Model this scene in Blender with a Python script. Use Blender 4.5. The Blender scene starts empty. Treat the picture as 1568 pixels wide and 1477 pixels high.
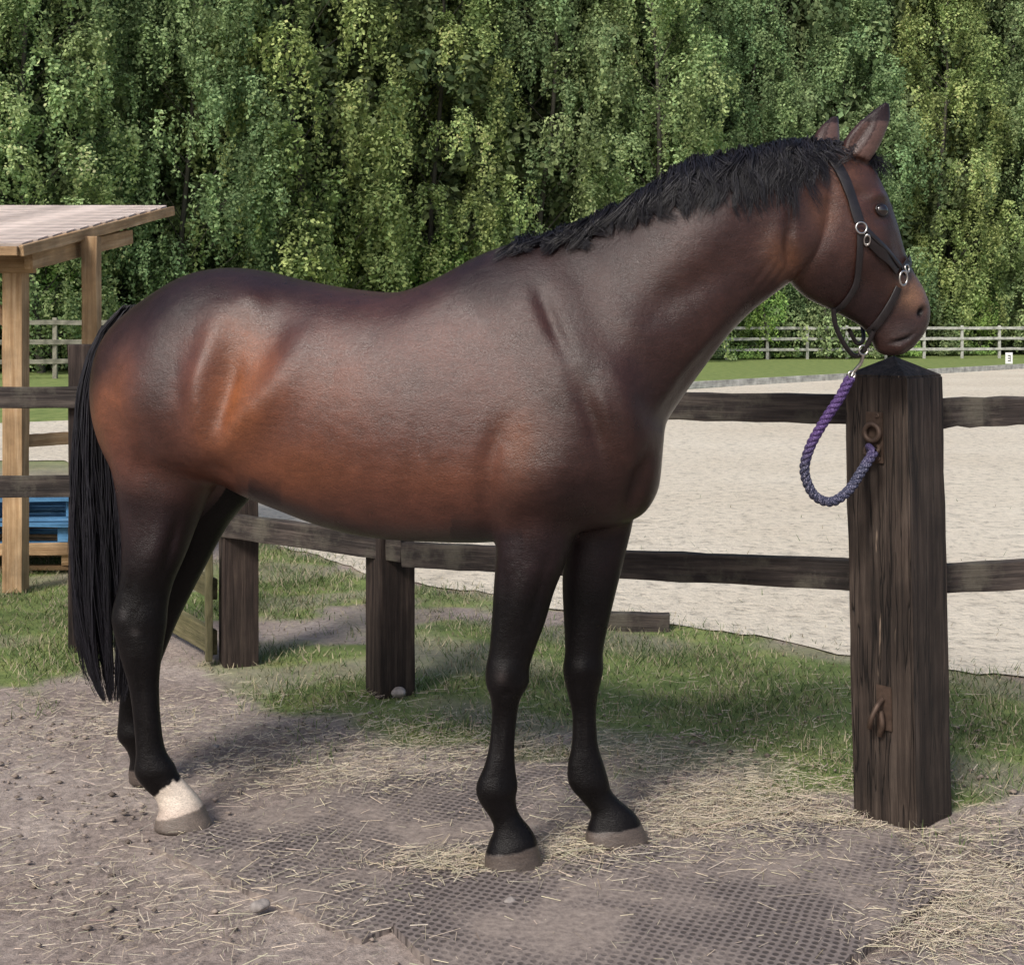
import bpy, bmesh, math, random
import numpy as np
from mathutils import Vector, Matrix
from mathutils.bvhtree import BVHTree
rng = np.random.default_rng(7); random.seed(7)
F=2000.0; CX=784.0; HZ=500.0; CH=1.45      # focal (drawing units), centre, horizon row, eye height
scene=bpy.context.scene; col=scene.collection

# ---------------------------------------------------------------- helpers
def U(px,py,D): return np.array([(px-CX)*D/F, D, CH-(py-HZ)*D/F])
def G(px,py):
    D=F*CH/(py-HZ); return np.array([(px-CX)*D/F, D])
def new_mesh(name, verts, faces_flat, nper, smooth=False):
    verts=np.asarray(verts,dtype=np.float32); f=np.asarray(faces_flat,dtype=np.int32).ravel()
    me=bpy.data.meshes.new(name); nf=len(f)//nper
    me.vertices.add(len(verts)); me.vertices.foreach_set('co',verts.ravel())
    me.loops.add(len(f)); me.loops.foreach_set('vertex_index',f)
    me.polygons.add(nf); me.polygons.foreach_set('loop_start',np.arange(0,len(f),nper,dtype=np.int32))
    me.polygons.foreach_set('loop_total',np.full(nf,nper,dtype=np.int32))
    me.update(calc_edges=True); me.validate()
    if smooth: me.polygons.foreach_set('use_smooth',np.ones(len(me.polygons),dtype=bool))
    return me
def add_color(me,name,cols):
    a=me.color_attributes.new(name,'FLOAT_COLOR','POINT')
    c=np.ones((len(me.vertices),4),dtype=np.float32); c[:,:3]=cols; a.data.foreach_set('color',c.ravel())
def obj(name,me,mat=None,parent=None):
    o=bpy.data.objects.new(name,me); col.objects.link(o)
    if mat and me: me.materials.append(mat)
    if parent: o.parent=parent
    return o
def empty(name):
    o=bpy.data.objects.new(name,None); col.objects.link(o); o.empty_display_size=.1; return o
def sm(a,b,x):
    t=np.clip((x-a)/(b-a),0,1); return t*t*(3-2*t)

# ---------------------------------------------------------------- materials
def base_mat(name,rough=.8,spec=.3):
    m=bpy.data.materials.new(name); m.use_nodes=True
    nt=m.node_tree; b=nt.nodes['Principled BSDF']
    b.inputs['Roughness'].default_value=rough; b.inputs['Specular IOR Level'].default_value=spec
    return m,nt,b
def N(nt,t,**kw):
    n=nt.nodes.new(t)
    for k,v in kw.items(): setattr(n,k,v)
    return n
def noise(nt,scale,detail=4,coord=None,rough=.5):
    n=N(nt,'ShaderNodeTexNoise'); n.inputs['Scale'].default_value=scale; n.inputs['Detail'].default_value=detail
    n.inputs['Roughness'].default_value=rough
    if coord: nt.links.new(coord,n.inputs['Vector'])
    return n
def ramp(nt,fac,stops):
    r=N(nt,'ShaderNodeValToRGB'); e=r.color_ramp.elements
    while len(e)<len(stops): e.new(.5)
    for i,(p,c) in enumerate(stops):
        e[i].position=p; e[i].color=(*c,1) if len(c)==3 else c
    nt.links.new(fac,r.inputs['Fac']); return r
def bump(nt,b,h,strength,dist):
    n=N(nt,'ShaderNodeBump'); n.inputs['Strength'].default_value=strength; n.inputs['Distance'].default_value=dist
    nt.links.new(h,n.inputs['Height']); nt.links.new(n.outputs['Normal'],b.inputs['Normal']); return n
def mix(nt,fac,a,b_,mode='MIX'):
    n=N(nt,'ShaderNodeMix',data_type='RGBA',blend_type=mode)
    for sock,v in ((n.inputs[0],fac),(n.inputs[6],a),(n.inputs[7],b_)):
        if isinstance(v,(int,float)): sock.default_value=v
        elif isinstance(v,tuple): sock.default_value=(*v,1)
        else: nt.links.new(v,sock)
    return n.outputs[2]
def wood_mat(name,c1,c2,c3,rough=.75,moss=None):
    m,nt,b=base_mat(name,rough,.3)
    tc=N(nt,'ShaderNodeTexCoord'); mp=N(nt,'ShaderNodeMapping'); mp.inputs['Scale'].default_value=(1.2,22,22)
    oi=N(nt,'ShaderNodeObjectInfo'); ad=N(nt,'ShaderNodeVectorMath',operation='ADD')
    nt.links.new(tc.outputs['Object'],ad.inputs[0]); nt.links.new(oi.outputs['Random'],ad.inputs[1])
    nt.links.new(ad.outputs[0],mp.inputs['Vector'])
    n1=noise(nt,2.2,8,mp.outputs[0],.65); r=ramp(nt,n1.outputs['Fac'],[(.3,c1),(.5,c2),(.72,c3)])
    n2=noise(nt,3.5,5,tc.outputs['Object'],.6); r2=ramp(nt,n2.outputs['Fac'],[(.35,(.55,.55,.55)),(.65,(1.15,1.15,1.15))])
    c=mix(nt,1.0,r.outputs[0],r2.outputs[0],'MULTIPLY')
    if moss:
        n3=noise(nt,6,6,tc.outputs['Object'],.7); r3=ramp(nt,n3.outputs['Fac'],[(.5,(0,0,0)),(.68,(1,1,1))])
        c=mix(nt,r3.outputs[0],c,moss)
    nt.links.new(c,b.inputs['Base Color'])
    mp2=N(nt,'ShaderNodeMapping'); mp2.inputs['Scale'].default_value=(1.5,60,60); nt.links.new(ad.outputs[0],mp2.inputs['Vector'])
    n4=noise(nt,2,6,mp2.outputs[0],.7); bump(nt,b,n4.outputs['Fac'],.8,.008)
    return m
M_dark=wood_mat('dark_stained_wood',(.012,.008,.007),(.040,.027,.022),(.095,.070,.055))
M_rail=wood_mat('weathered_dark_rail',(.014,.011,.010),(.042,.033,.029),(.12,.097,.08),moss=(.095,.085,.066))
M_light=wood_mat('pale_new_timber',(.30,.18,.09),(.43,.28,.15),(.55,.39,.24))
M_roof=wood_mat('roof_boards',(.46,.37,.32),(.60,.50,.44),(.70,.61,.55))
M_green=wood_mat('greenish_old_wood',(.06,.055,.03),(.13,.12,.06),(.22,.19,.11))
M_blue=wood_mat('blue_painted_pallet',(.05,.14,.25),(.08,.22,.4),(.15,.3,.45))
M_grey=wood_mat('grey_fence_wood',(.3,.3,.27),(.48,.48,.44),(.62,.62,.58))
M_greydk=wood_mat('grey_brown_fence',(.16,.155,.125),(.27,.255,.2),(.38,.36,.29))

def attr_mat(name,attr,rough,spec):
    m,nt,b=base_mat(name,rough,spec)
    a=N(nt,'ShaderNodeAttribute',attribute_name=attr); nt.links.new(a.outputs['Color'],b.inputs['Base Color'])
    return m,nt,b
def leaf_mat(name,tr):
    m=bpy.data.materials.new(name); m.use_nodes=True; nt=m.node_tree; nt.nodes.remove(nt.nodes['Principled BSDF'])
    a=N(nt,'ShaderNodeAttribute',attribute_name='Col'); d=N(nt,'ShaderNodeBsdfDiffuse'); nt.links.new(a.outputs['Color'],d.inputs['Color'])
    o=nt.nodes['Material Output']
    if tr:
        t=N(nt,'ShaderNodeBsdfTranslucent'); nt.links.new(a.outputs['Color'],t.inputs['Color']); mx=N(nt,'ShaderNodeMixShader'); mx.inputs[0].default_value=tr
        nt.links.new(d.outputs[0],mx.inputs[1]); nt.links.new(t.outputs[0],mx.inputs[2]); nt.links.new(mx.outputs[0],o.inputs['Surface'])
    else: nt.links.new(d.outputs[0],o.inputs['Surface'])
    return m
M_leaf=leaf_mat('birch_leaves',.3); M_backleaf=leaf_mat('far_leaves',0)
M_grass=leaf_mat('grass_blades',0); M_straw=leaf_mat('straw',0); M_clod=leaf_mat('clods',0)
def simple(name,c,rough=.5,spec=.4,metal=0):
    m,nt,b=base_mat(name,rough,spec); b.inputs['Metallic'].default_value=metal
    tc=N(nt,'ShaderNodeTexCoord'); n=noise(nt,60,4,tc.outputs['Object']); 
    r=ramp(nt,n.outputs['Fac'],[(.3,tuple(x*.7 for x in c)),(.7,tuple(min(1,x*1.2) for x in c))])
    nt.links.new(r.outputs[0],b.inputs['Base Color']); bump(nt,b,n.outputs['Fac'],.15,.002); return m
M_leather=simple('dark_leather',(.014,.011,.012),.42,.5)
M_steel=simple('worn_steel',(.55,.53,.5),.3,.5,1)
M_rust=simple('rusty_iron',(.09,.06,.045),.6,.4,.5)
M_bark=simple('birch_bark',(.09,.085,.07),.9,.1)
M_white=simple('white_sign',(.8,.8,.8),.5)
M_black=simple('black_paint',(.02,.02,.02),.5)
M_stone=simple('stone_grey',(.28,.25,.23),.9,.2)
M_hair,nt,b=attr_mat('black_hair','Col',.42,.4)

# ---------------------------------------------------------------- beams
def beam(name,p0,p1,w,h,mat,parent=None,roll=0,jit=.0012,bev=.006,seg=10):
    p0=Vector(p0);p1=Vector(p1); L=(p1-p0).length; x=(p1-p0).normalized()
    up=Vector((0,0,1)) if abs(x.z)<.9 else Vector((math.cos(roll),math.sin(roll),0))
    y=up.cross(x).normalized(); z=x.cross(y)
    bm=bmesh.new(); rings=[]
    for i in range(seg+1):
        r=[]
        for (a,b) in ((-1,-1),(1,-1),(1,1),(-1,1)):
            j=[random.gauss(0,jit) for _ in range(2)]
            r.append(bm.verts.new((L*i/seg,a*w/2+j[0],b*h/2+j[1])))
        rings.append(r)
    for i in range(seg):
        for k in range(4):
            bm.faces.new((rings[i][k],rings[i+1][k],rings[i+1][(k+1)%4],rings[i][(k+1)%4]))
    bm.faces.new(rings[0]); bm.faces.new(rings[-1][::-1])
    bmesh.ops.recalc_face_normals(bm,faces=bm.faces)
    ed=[e for e in bm.edges if e.calc_face_angle(0)>1.0]
    bmesh.ops.bevel(bm,geom=ed,offset=bev,segments=2,affect='EDGES',profile=.6)
    me=bpy.data.meshes.new(name); bm.to_mesh(me); bm.free()
    o=obj(name,me,mat,parent)
    o.matrix_world=Matrix(((x.x,y.x,z.x,p0.x),(x.y,y.y,z.y,p0.y),(x.z,y.z,z.z,p0.z),(0,0,0,1)))
    return o

def tubes(name,P,R,ns=3,cols=None):
    Nn,K,_=P.shape; T=np.gradient(P,axis=1); T/=np.linalg.norm(T,axis=2,keepdims=True)+1e-9
    ref=np.zeros_like(T); ref[...,0]=.3; ref[...,1]=.9; ref[...,2]=.2
    A=np.cross(T,ref); A/=np.linalg.norm(A,axis=2,keepdims=True)+1e-9; B=np.cross(T,A)
    ang=np.arange(ns)*2*math.pi/ns
    V=P[:,:,None,:]+R[:,:,None,None]*(np.cos(ang)[None,None,:,None]*A[:,:,None,:]+np.sin(ang)[None,None,:,None]*B[:,:,None,:])
    idx=np.arange(Nn*K*ns).reshape(Nn,K,ns)
    a=idx[:,:-1,:]; b=idx[:,1:,:]; f=np.stack([a,np.roll(a,-1,2),np.roll(b,-1,2),b],-1)
    me=new_mesh(name,V.reshape(-1,3),f.reshape(-1,4),4,True)
    if cols is not None: add_color(me,'Col',np.repeat(cols,K*ns,0))
    return me

# ================================================================ HORSE
_x=np.arange(-100,1700.0,2)
_d=np.interp(_x,[-100,230,830,1020,1200,1420,1700],[4.08,3.93,3.60,3.54,3.55,3.66,3.80])
k=np.exp(-(np.arange(-40,41)/20.0)**2); k/=k.sum(); _d2=np.convolve(np.pad(_d,40,mode='edge'),k,'valid')
def Dc(px): return np.interp(px,_x,_d2)
_X=(_x-CX)*_d2/F; _dYdX=np.gradient(_d2,_X)
def lat(px):
    s=np.interp(px,_x,_dYdX); v=np.array([-s,1.0,0]); return v/np.linalg.norm(v)
def cat(rows,sub):
    A=np.array(rows,dtype=float); n=len(A); out=[]
    E=np.vstack([2*A[0]-A[1],A,2*A[-1]-A[-2]])
    for i in range(n-1):
        p0,p1,p2,p3=E[i],E[i+1],E[i+2],E[i+3]
        for j in range(sub):
            t=j/sub; out.append(.5*((2*p1)+(-p0+p2)*t+(2*p0-5*p1+4*p2-p3)*t*t+(-p0+3*p1-3*p2+p3)*t**3))
    out.append(A[-1]); return np.array(out)
hbm=bmesh.new()
def loft(rows,mode='c',sub=5,ns=36,p=.85):
    S=cat(rows,sub); th=np.linspace(0,2*math.pi,ns,endpoint=False); prev=None; first=None
    for s in S:
        ax,ay,bx,by,d,hw,sk=s
        if mode=='c':
            A=U(ax,ay,Dc(ax));B=U(bx,by,Dc(bx)); n=lat((ax+bx)/2); A=A+n*d; B=B+n*d
        else:
            A=U(ax,ay,d);B=U(bx,by,d); n=np.array([0.1,1,0])
        C=(A+B)/2;u=(A-B)/2
        c=np.sign(np.cos(th))*np.abs(np.cos(th))**p*(1-sk*np.sin(th)); q=np.sin(th)
        pts=C+u*q[:,None]+n*(hw*c)[:,None]
        ring=[hbm.verts.new(pt) for pt in pts]
        if prev:
            for i in range(ns): hbm.faces.new((prev[i],prev[(i+1)%ns],ring[(i+1)%ns],ring[i]))
        else: first=ring
        prev=ring
    hbm.faces.new(first[::-1]); hbm.faces.new(prev)
# trunk
loft([(158,565,158,630,0,.05,0),(166,530,168,668,0,.11,0),(180,503,186,705,0,.16,0),(205,477,212,738,0,.205,.05),(250,446,255,750,0,.245,.05),
 (300,419,300,738,0,.275,.05),(350,409,350,738,0,.285,.1),(400,413,400,762,0,.285,.08),(450,425,450,782,0,.29,.05),(500,435,500,801,0,.30,.02),
 (560,444,560,817,0,.31,.02),(620,446,620,824,0,.31,.05),(680,422,680,827,0,.30,.14),(740,388,740,828,0,.28,.25),(800,369,800,825,0,.26,.32),
 (850,372,860,817,0,.255,.3),(905,395,915,808,0,.245,.22),(950,460,958,800,0,.22,.1),(990,550,988,786,0,.17,0),(1018,640,1010,750,0,.09,0)],p=.82)
# neck
loft([(780,470,880,680,0,.12,.2),(800,396,930,720,0,.185,.35),(845,360,983,708,0,.20,.40),(880,350,1012,660,0,.18,.40),(925,331,1038,622,0,.16,.32),(985,294,1073,572,0,.145,.22),(1060,250,1110,520,0,.13,.18),
 (1130,234,1150,478,0,.116,.14),(1190,220,1190,446,0,.105,.12),(1240,220,1222,420,0,.09,.1),(1275,235,1255,390,0,.06,.1)])
# head
loft([(1262,218,1215,262,0,.03,0),(1290,220,1213,300,0,.062,.1),(1328,250,1208,365,0,.085,0),(1352,296,1208,420,0,.096,0),(1366,335,1234,454,0,.092,-.05),
 (1380,380,1280,478,0,.070,-.1),(1394,412,1320,500,0,.056,-.05),(1412,442,1336,522,0,.052,0),(1421,472,1344,537,0,.054,0),(1416,500,1356,544,0,.048,0),(1400,524,1376,544,0,.03,0)],p=.9)
# ears
loft([(1316,252,1276,240,-.048,.024,0),(1329,232,1281,216,-.05,.027,0),(1339,208,1298,194,-.055,.023,0),(1346,186,1318,176,-.058,.014,0),(1345,165,1338,161,-.06,.005,0)])
loft([(1296,240,1256,228,.05,.022,0),(1298,215,1260,206,.05,.024,0),(1299,196,1272,188,.052,.016,0),(1299,175,1291,171,.055,.005,0)])
# near fore
loft([(745,700,900,700,3.52,.10,0),(756,760,893,760,3.49,.095,0),(760,805,882,810,3.485,.088,0),(759,850,869,856,3.48,.077,0),(756,900,849,905,3.48,.065,0),(753,950,835,952,3.48,.053,0),
 (749,995,819,995,3.48,.045,0),(744,1020,811,1022,3.48,.046,0),(744,1045,810,1046,3.48,.045,0),(751,1068,797,1070,3.48,.035,0),(753,1095,792,1096,3.485,.028,0),(749,1140,788,1140,3.485,.027,0),(741,1172,789,1174,3.485,.032,0),(729,1202,793,1204,3.485,.038,0),(733,1224,790,1220,3.485,.035,0),
 (750,1250,792,1238,3.485,.029,0),(756,1268,799,1252,3.485,.030,0),(749,1287,812,1268,3.485,.038,0),(743,1305,821,1284,3.485,.049,0),(742,1318,826,1304,3.485,.051,0),(741,1334,834,1332,3.485,.057,0)],'l')
# off fore
loft([(860,720,970,720,3.66,.095,0),(868,780,972,790,3.66,.085,0),(864,840,960,842,3.655,.075,0),(861,890,947,892,3.65,.064,0),(863,945,934,946,3.65,.052,0),(865,995,924,995,3.65,.046,0),
 (862,1026,924,1026,3.65,.046,0),(869,1062,916,1062,3.65,.035,0),(876,1095,913,1095,3.65,.027,0),(875,1140,916,1140,3.65,.027,0),(869,1170,925,1170,3.65,.033,0),(871,1200,932,1194,3.65,.037,0),(892,1226,936,1210,3.65,.030,0),
 (905,1244,950,1226,3.65,.030,0),(900,1264,971,1244,3.65,.04,0),(896,1278,982,1260,3.65,.049,0),(897,1294,996,1292,3.65,.058,0)],'l')
# near hind
loft([(165,600,338,600,3.87,.15,0),(170,655,337,650,3.86,.148,0),(176,705,335,700,3.85,.14,0),(182,750,324,745,3.84,.125,0),(187,800,304,795,3.83,.103,0),(189,850,284,848,3.81,.082,0),(184,895,264,892,3.80,.063,0),
 (174,930,256,928,3.79,.052,0),(173,955,254,956,3.785,.049,0),(184,1000,248,996,3.78,.042,0),(198,1050,243,1046,3.78,.031,0),(205,1100,245,1098,3.78,.029,0),(209,1150,252,1146,3.78,.030,0),(207,1182,267,1172,3.78,.037,0),
 (222,1205,272,1184,3.78,.032,0),(239,1222,284,1198,3.78,.029,0),(244,1238,298,1214,3.78,.035,0),(239,1254,311,1233,3.78,.046,0),(237,1270,326,1268,3.78,.057,0)],'l')
# off hind
loft([(250,620,410,620,4.02,.14,0),(260,690,405,690,4.03,.14,0),(262,750,390,752,4.04,.115,0),(250,800,352,800,4.05,.09,0),(240,850,322,852,4.06,.07,0),(228,900,294,905,4.07,.057,0),
 (210,940,274,945,4.08,.050,0),(202,975,260,978,4.09,.044,0),(190,1020,243,1022,4.1,.033,0),(185,1060,227,1060,4.11,.030,0),(182,1100,220,1096,4.12,.032,0),(181,1128,229,1118,4.12,.036,0),(194,1146,237,1132,4.13,.033,0),
 (200,1162,247,1148,4.14,.038,0),(198,1180,258,1166,4.15,.048,0),(200,1197,264,1196,4.16,.055,0)],'l')
bmesh.ops.recalc_face_normals(hbm,faces=hbm.faces)
hm=bpy.data.meshes.new('horse_raw'); hbm.to_mesh(hm); hbm.free()
tmp=bpy.data.objects.new('tmp',hm); col.objects.link(tmp)
md=tmp.modifiers.new('r','REMESH'); md.mode='VOXEL'; md.voxel_size=.0055
ms=tmp.modifiers.new('s','SMOOTH'); ms.factor=.5; ms.iterations=6
dg=bpy.context.evaluated_depsgraph_get()
body=bpy.data.meshes.new_from_object(tmp.evaluated_get(dg)); body.name='horse_body'
bpy.data.objects.remove(tmp)
nv=len(body.vertices); co=np.empty(nv*3,dtype=np.float32); body.vertices.foreach_get('co',co); co=co.reshape(-1,3).astype(float)
def to_px(co):
    px=np.interp(co[:,0],_X,_x)
    for _ in range(4):
        D=Dc(px); w=co[:,1]-D; s=np.interp(px,_x,_dYdX); px=np.interp(co[:,0]+w*s*.9,_X,_x)
    D=Dc(px); w=co[:,1]-D; py=HZ+(CH-co[:,2])*F/D
    pn=CX+co[:,0]*F/co[:,1]; qn=HZ+(CH-co[:,2])*F/co[:,1]; nearm=w<0
    return np.where(nearm,pn,px),np.where(nearm,qn,py),w
px,py,w=to_px(co)
ne=len(body.edges); ed=np.empty(ne*2,dtype=np.int32); body.edges.foreach_get('vertices',ed); ed=ed.reshape(-1,2)
deg=np.bincount(ed.ravel(),minlength=nv)
def smooth_arr(v,its,m):
    for it in range(its):
        avg=(np.bincount(ed[:,0],weights=v[ed[:,1]],minlength=nv)+np.bincount(ed[:,1],weights=v[ed[:,0]],minlength=nv))/deg
        v=v+(avg-v)*m
    return v
tm=sm(1215,1120,px)*sm(900,800,py); msk=tm*.5
co=np.stack([smooth_arr(co[:,a],90,msk) for a in range(3)],1)
body.vertices.foreach_set('co',co.astype(np.float32).ravel()); body.update()
def getn():
    nr=np.empty(nv*3,dtype=np.float32); body.vertices.foreach_get('normal',nr); return nr.reshape(-1,3).astype(float)
nr=getn(); px,py,w=to_px(co)
disp=np.zeros(nv); latw=np.clip(np.abs(nr[:,1])*1.3,0,1)
def brush(pts,r,amp):
    """soft ridge / hollow along a smooth path, fading out at both ends"""
    global disp
    if len(pts)==1:
        d2=(px-pts[0][0])**2+(py-pts[0][1])**2; disp=disp+amp*np.exp(-d2/r**2)*latw; return
    P=cat([(*p,0) for p in pts],8)[:,:2] if len(pts)>2 else np.array([np.array(pts[0])*(1-t)+np.array(pts[1])*t for t in np.linspace(0,1,9)],float)
    Lp=np.concatenate([[0],np.cumsum(np.linalg.norm(np.diff(P,axis=0),axis=1))]); n=max(9,int(Lp[-1]/(r*.35))); tt=np.linspace(0,Lp[-1],n)
    P=np.stack([np.interp(tt,Lp,P[:,0]),np.interp(tt,Lp,P[:,1])],1)
    sel=(px>P[:,0].min()-3*r)&(px<P[:,0].max()+3*r)&(py>P[:,1].min()-3*r)&(py<P[:,1].max()+3*r)
    t=np.linspace(0,1,len(P)); wt=.15+.85*np.sin(np.pi*t)**.8
    x=px[sel];y=py[sel]; best=np.zeros(len(x))
    for i in range(len(P)): best=np.maximum(best,wt[i]*np.exp(-((x-P[i,0])**2+(y-P[i,1])**2)/r**2))
    disp[sel]+=amp*best*latw[sel]
brush([(200,580),(222,690)],75,.022)
brush([(268,510),(262,580),(276,650)],24,-.009)
brush([(330,505),(306,585),(306,650),(320,702)],19,.025)
brush([(358,535),(346,605),(334,668)],17,-.019)
brush([(470,515),(420,590),(365,650),(330,700)],30,.025)
brush([(325,700),(350,742)],14,-.011)
brush([(350,465),(322,520)],26,.011)
brush([(450,460),(405,530),(385,580)],38,-.012)
brush([(374,446),(392,474)],24,.018)
brush([(320,430),(240,490)],44,.007)
brush([(212,640),(226,700),(246,750)],14,-.008)
brush([(180,590),(196,700)],12,-.006)
brush([(822,440),(843,490),(868,548)],11,-.015)
brush([(868,540),(880,590),(890,640)],12,-.008)
brush([(770,430),(805,510)],44,.013)
brush([(875,540),(900,640)],50,.014)
brush([(930,550),(952,620),(962,700)],30,.030)
brush([(890,570),(905,640),(925,715)],12,-.013)
brush([(912,590),(930,665)],9,.008)
brush([(990,530),(940,460)],36,.013)
brush([(875,690),(825,770)],46,.020)
brush([(785,700),(788,790)],24,.009)
brush([(772,640),(750,700),(746,760),(756,822)],15,-.015)
brush([(1175,435),(1130,495),(1070,570),(1010,655)],15,-.022)
brush([(1195,405),(1130,490),(1060,580)],18,.013)
brush([(1150,310),(1010,400)],46,.013); brush([(1130,400),(1060,440),(980,490)],24,-.010)
brush([(990,695),(975,745),(960,788)],12,-.016)
brush([(1002,662)],22,.010)
disp=smooth_arr(disp,12,tm*.5)
brush([(1250,385)],38,.011)
brush([(1210,330),(1206,375),(1214,420)],9,-.013)
brush([(1208,330),(1170,420)],20,.007)
for q in range(3): brush([(1180+q*13,395+q*4),(1150+q*13,440+q*2)],5,-.003)
brush([(1308,345),(1340,375),(1370,422)],6,.008)
brush([(1300,400),(1345,455)],18,-.007)
brush([(1334,303),(1346,299),(1358,305)],7,.010)
brush([(1315,300)],12,-.008)
brush([(1353,322)],10,-.004); brush([(1342,336),(1360,338)],5,-.004)
brush([(1370,360),(1392,425)],7,-.004)
brush([(1402,468),(1416,464)],8,.004)
brush([(1412,473),(1408,483)],4,-.012)
brush([(1362,525),(1385,520),(1404,508)],3,-.009)
brush([(1380,534)],8,.005)
brush([(1300,236),(1322,205),(1336,182)],8,-.013)
for cx in (500,545,590,635): brush([(cx+10,540),(cx+4,650),(cx-14,770)],15,-.0015)
brush([(760,1085),(760,1165)],5,-.004); brush([(778,1090),(772,1165)],6,.003)
brush([(776,1030)],16,.005); brush([(776,1062)],8,-.003)
brush([(758,1212)],14,.003); brush([(808,870),(790,960)],16,.007); brush([(840,850),(808,970)],8,-.006); brush([(772,860),(770,960)],9,-.004)
brush([(893,1028)],14,.005); brush([(888,1085),(890,1160)],5,-.003)
brush([(222,945)],18,.004); brush([(212,1010),(220,1150)],5,-.004); brush([(203,880),(193,930)],8,-.005)
brush([(250,800),(225,880)],16,.008); brush([(275,790),(250,880)],9,-.007)
co+=nr*disp[:,None]
co[:,2]=np.maximum(co[:,2],0.0)
body.vertices.foreach_set('co',co.astype(np.float32).ravel()); body.update()
body.polygons.foreach_set('use_smooth',np.ones(len(body.polygons),dtype=bool))
nr=getn()
def fn(x,y,z,s):
    return (np.sin(x*s*1.3+y*s*.7+1.1)*np.sin(z*s*1.1+x*s*.5+.3)+.5*np.sin(x*s*2.7+z*s*2.1)*np.sin(z*s*2.9-y*s+2))/1.5
nz=fn(co[:,0],co[:,1],co[:,2],9.); nz2=fn(co[:,0],co[:,1],co[:,2],40.)
C=np.tile(np.array([.078,.028,.019]),(nv,1))
def lay(c,wt):
    global C
    wt=np.clip(wt,0,1)[:,None]; C=C*(1-wt)+np.array(c)*wt
def blob(cx,cy,rx,ry,rot=0):
    c,s=math.cos(rot),math.sin(rot); dx=px-cx;dy=py-cy
    return np.exp(-(((dx*c+dy*s)/rx)**2+((-dx*s+dy*c)/ry)**2)*(1+.15*nz))
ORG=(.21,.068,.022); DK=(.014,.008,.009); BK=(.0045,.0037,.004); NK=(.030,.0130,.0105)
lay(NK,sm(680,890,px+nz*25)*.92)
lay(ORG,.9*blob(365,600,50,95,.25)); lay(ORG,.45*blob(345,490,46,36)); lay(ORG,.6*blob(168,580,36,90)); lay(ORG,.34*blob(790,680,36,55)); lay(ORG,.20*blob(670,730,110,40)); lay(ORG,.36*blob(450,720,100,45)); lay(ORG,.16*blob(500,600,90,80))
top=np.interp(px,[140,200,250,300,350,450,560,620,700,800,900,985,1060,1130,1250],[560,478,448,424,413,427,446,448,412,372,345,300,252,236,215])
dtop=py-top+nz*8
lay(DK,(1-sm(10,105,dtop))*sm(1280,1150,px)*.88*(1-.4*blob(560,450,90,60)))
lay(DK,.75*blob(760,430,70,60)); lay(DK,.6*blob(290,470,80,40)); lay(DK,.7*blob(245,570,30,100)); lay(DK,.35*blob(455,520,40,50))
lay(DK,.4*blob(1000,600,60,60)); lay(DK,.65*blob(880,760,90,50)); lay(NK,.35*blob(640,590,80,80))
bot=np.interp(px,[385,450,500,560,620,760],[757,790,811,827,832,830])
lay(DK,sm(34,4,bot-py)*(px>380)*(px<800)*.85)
lay((.062,.024,.015),.7*blob(1330,350,50,80)); lay((.13,.05,.022),.8*blob(1200,395,24,42,-.5)); lay((.13,.052,.026),.7*blob(1295,262,28,28)); lay((.14,.06,.032),.6*blob(1262,320,25,40))
lay(DK,.6*blob(1362,330,10,45)); lay(DK,.8*blob(1330,480,42,42)); lay(DK,.5*blob(1265,430,45,28)); lay(DK,.5*blob(1340,400,18,30))  # darker shading for the head contour, painted into the coat colour
lay((.22,.115,.065),.9*blob(1395,448,20,22)); lay((.17,.085,.05),.6*blob(1415,455,12,25)); lay((.04,.026,.024),.85*blob(1395,510,34,18)); lay((.006,.005,.005),1.3*blob(1411,477,5,9,.2)); lay((.010,.008,.008),blob(1382,520,24,3.5,-.25)*1.0)
earm=((py<245)&(px>1250)); lay((.14,.08,.065),earm*(nr[:,0]>0.1)*.7*sm(160,200,py)); lay(DK,earm*(py<185)*.8)
fl=(px>690)&(px<1030)&(co[:,2]<1.0)
lay(DK,fl*sm(770,840,py+nz*10)*.95); lay(BK,fl*sm(840,930,py+nz*12))
hl=(px<430)&(py>640)
lay(DK,hl*sm(700,785,py+nz*14-np.clip(px-280,0,60)*.2)*.95); lay(BK,hl*sm(800,900,py+nz*12))
lay(BK,hl*(w>.06)*sm(690,750,py))
lay((.05,.038,.036),fl*.35*blob(768,1035,8,10)); lay((.05,.042,.042),.3*blob(188,940,6,8)+.3*blob(207,968,7,6))  # pale hock spots are highlights painted into the coat colour
fine=np.sin(co[:,0]*310)*np.sin(co[:,1]*270+1)+np.sin(co[:,0]*170+co[:,1]*210)
nearhind=(px<340)&(co[:,1]<3.92)
thr=np.minimum(.140+.7*(co[:,0]+.975),.142)+fine*.003+nz2*.003
lay((.56,.48,.40),nearhind*sm(.003,-.003,co[:,2]-thr)); lay((.36,.27,.22),nearhind*(co[:,2]<.14)*.6*sm(.085,.05,co[:,2]))
X0=co[:,0]
hz=np.where(co[:,1]>4,.05,np.where(X0<-.6,.050+.26*(X0+.95),np.where(X0<.16,.062+.16*X0,.056+.12*(X0-.294))))
rings=.5+.5*np.sin((co[:,2]-.3*(X0*.2))*700+nz2*1.0)
lay((.07,.054,.046),sm(hz+.003,hz-.003,co[:,2]-nz2*.003)); lay((.17,.135,.11),(co[:,2]<hz)*(.20*rings+.5*nearhind)); lay((.045,.036,.03),sm(.02,.0,co[:,2])*.7)
C*=(1+.10*nz+.05*nz2)[:,None]
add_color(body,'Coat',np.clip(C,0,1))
M_coat,nt,b=attr_mat('bay_coat','Coat',.4,.5)
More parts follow.
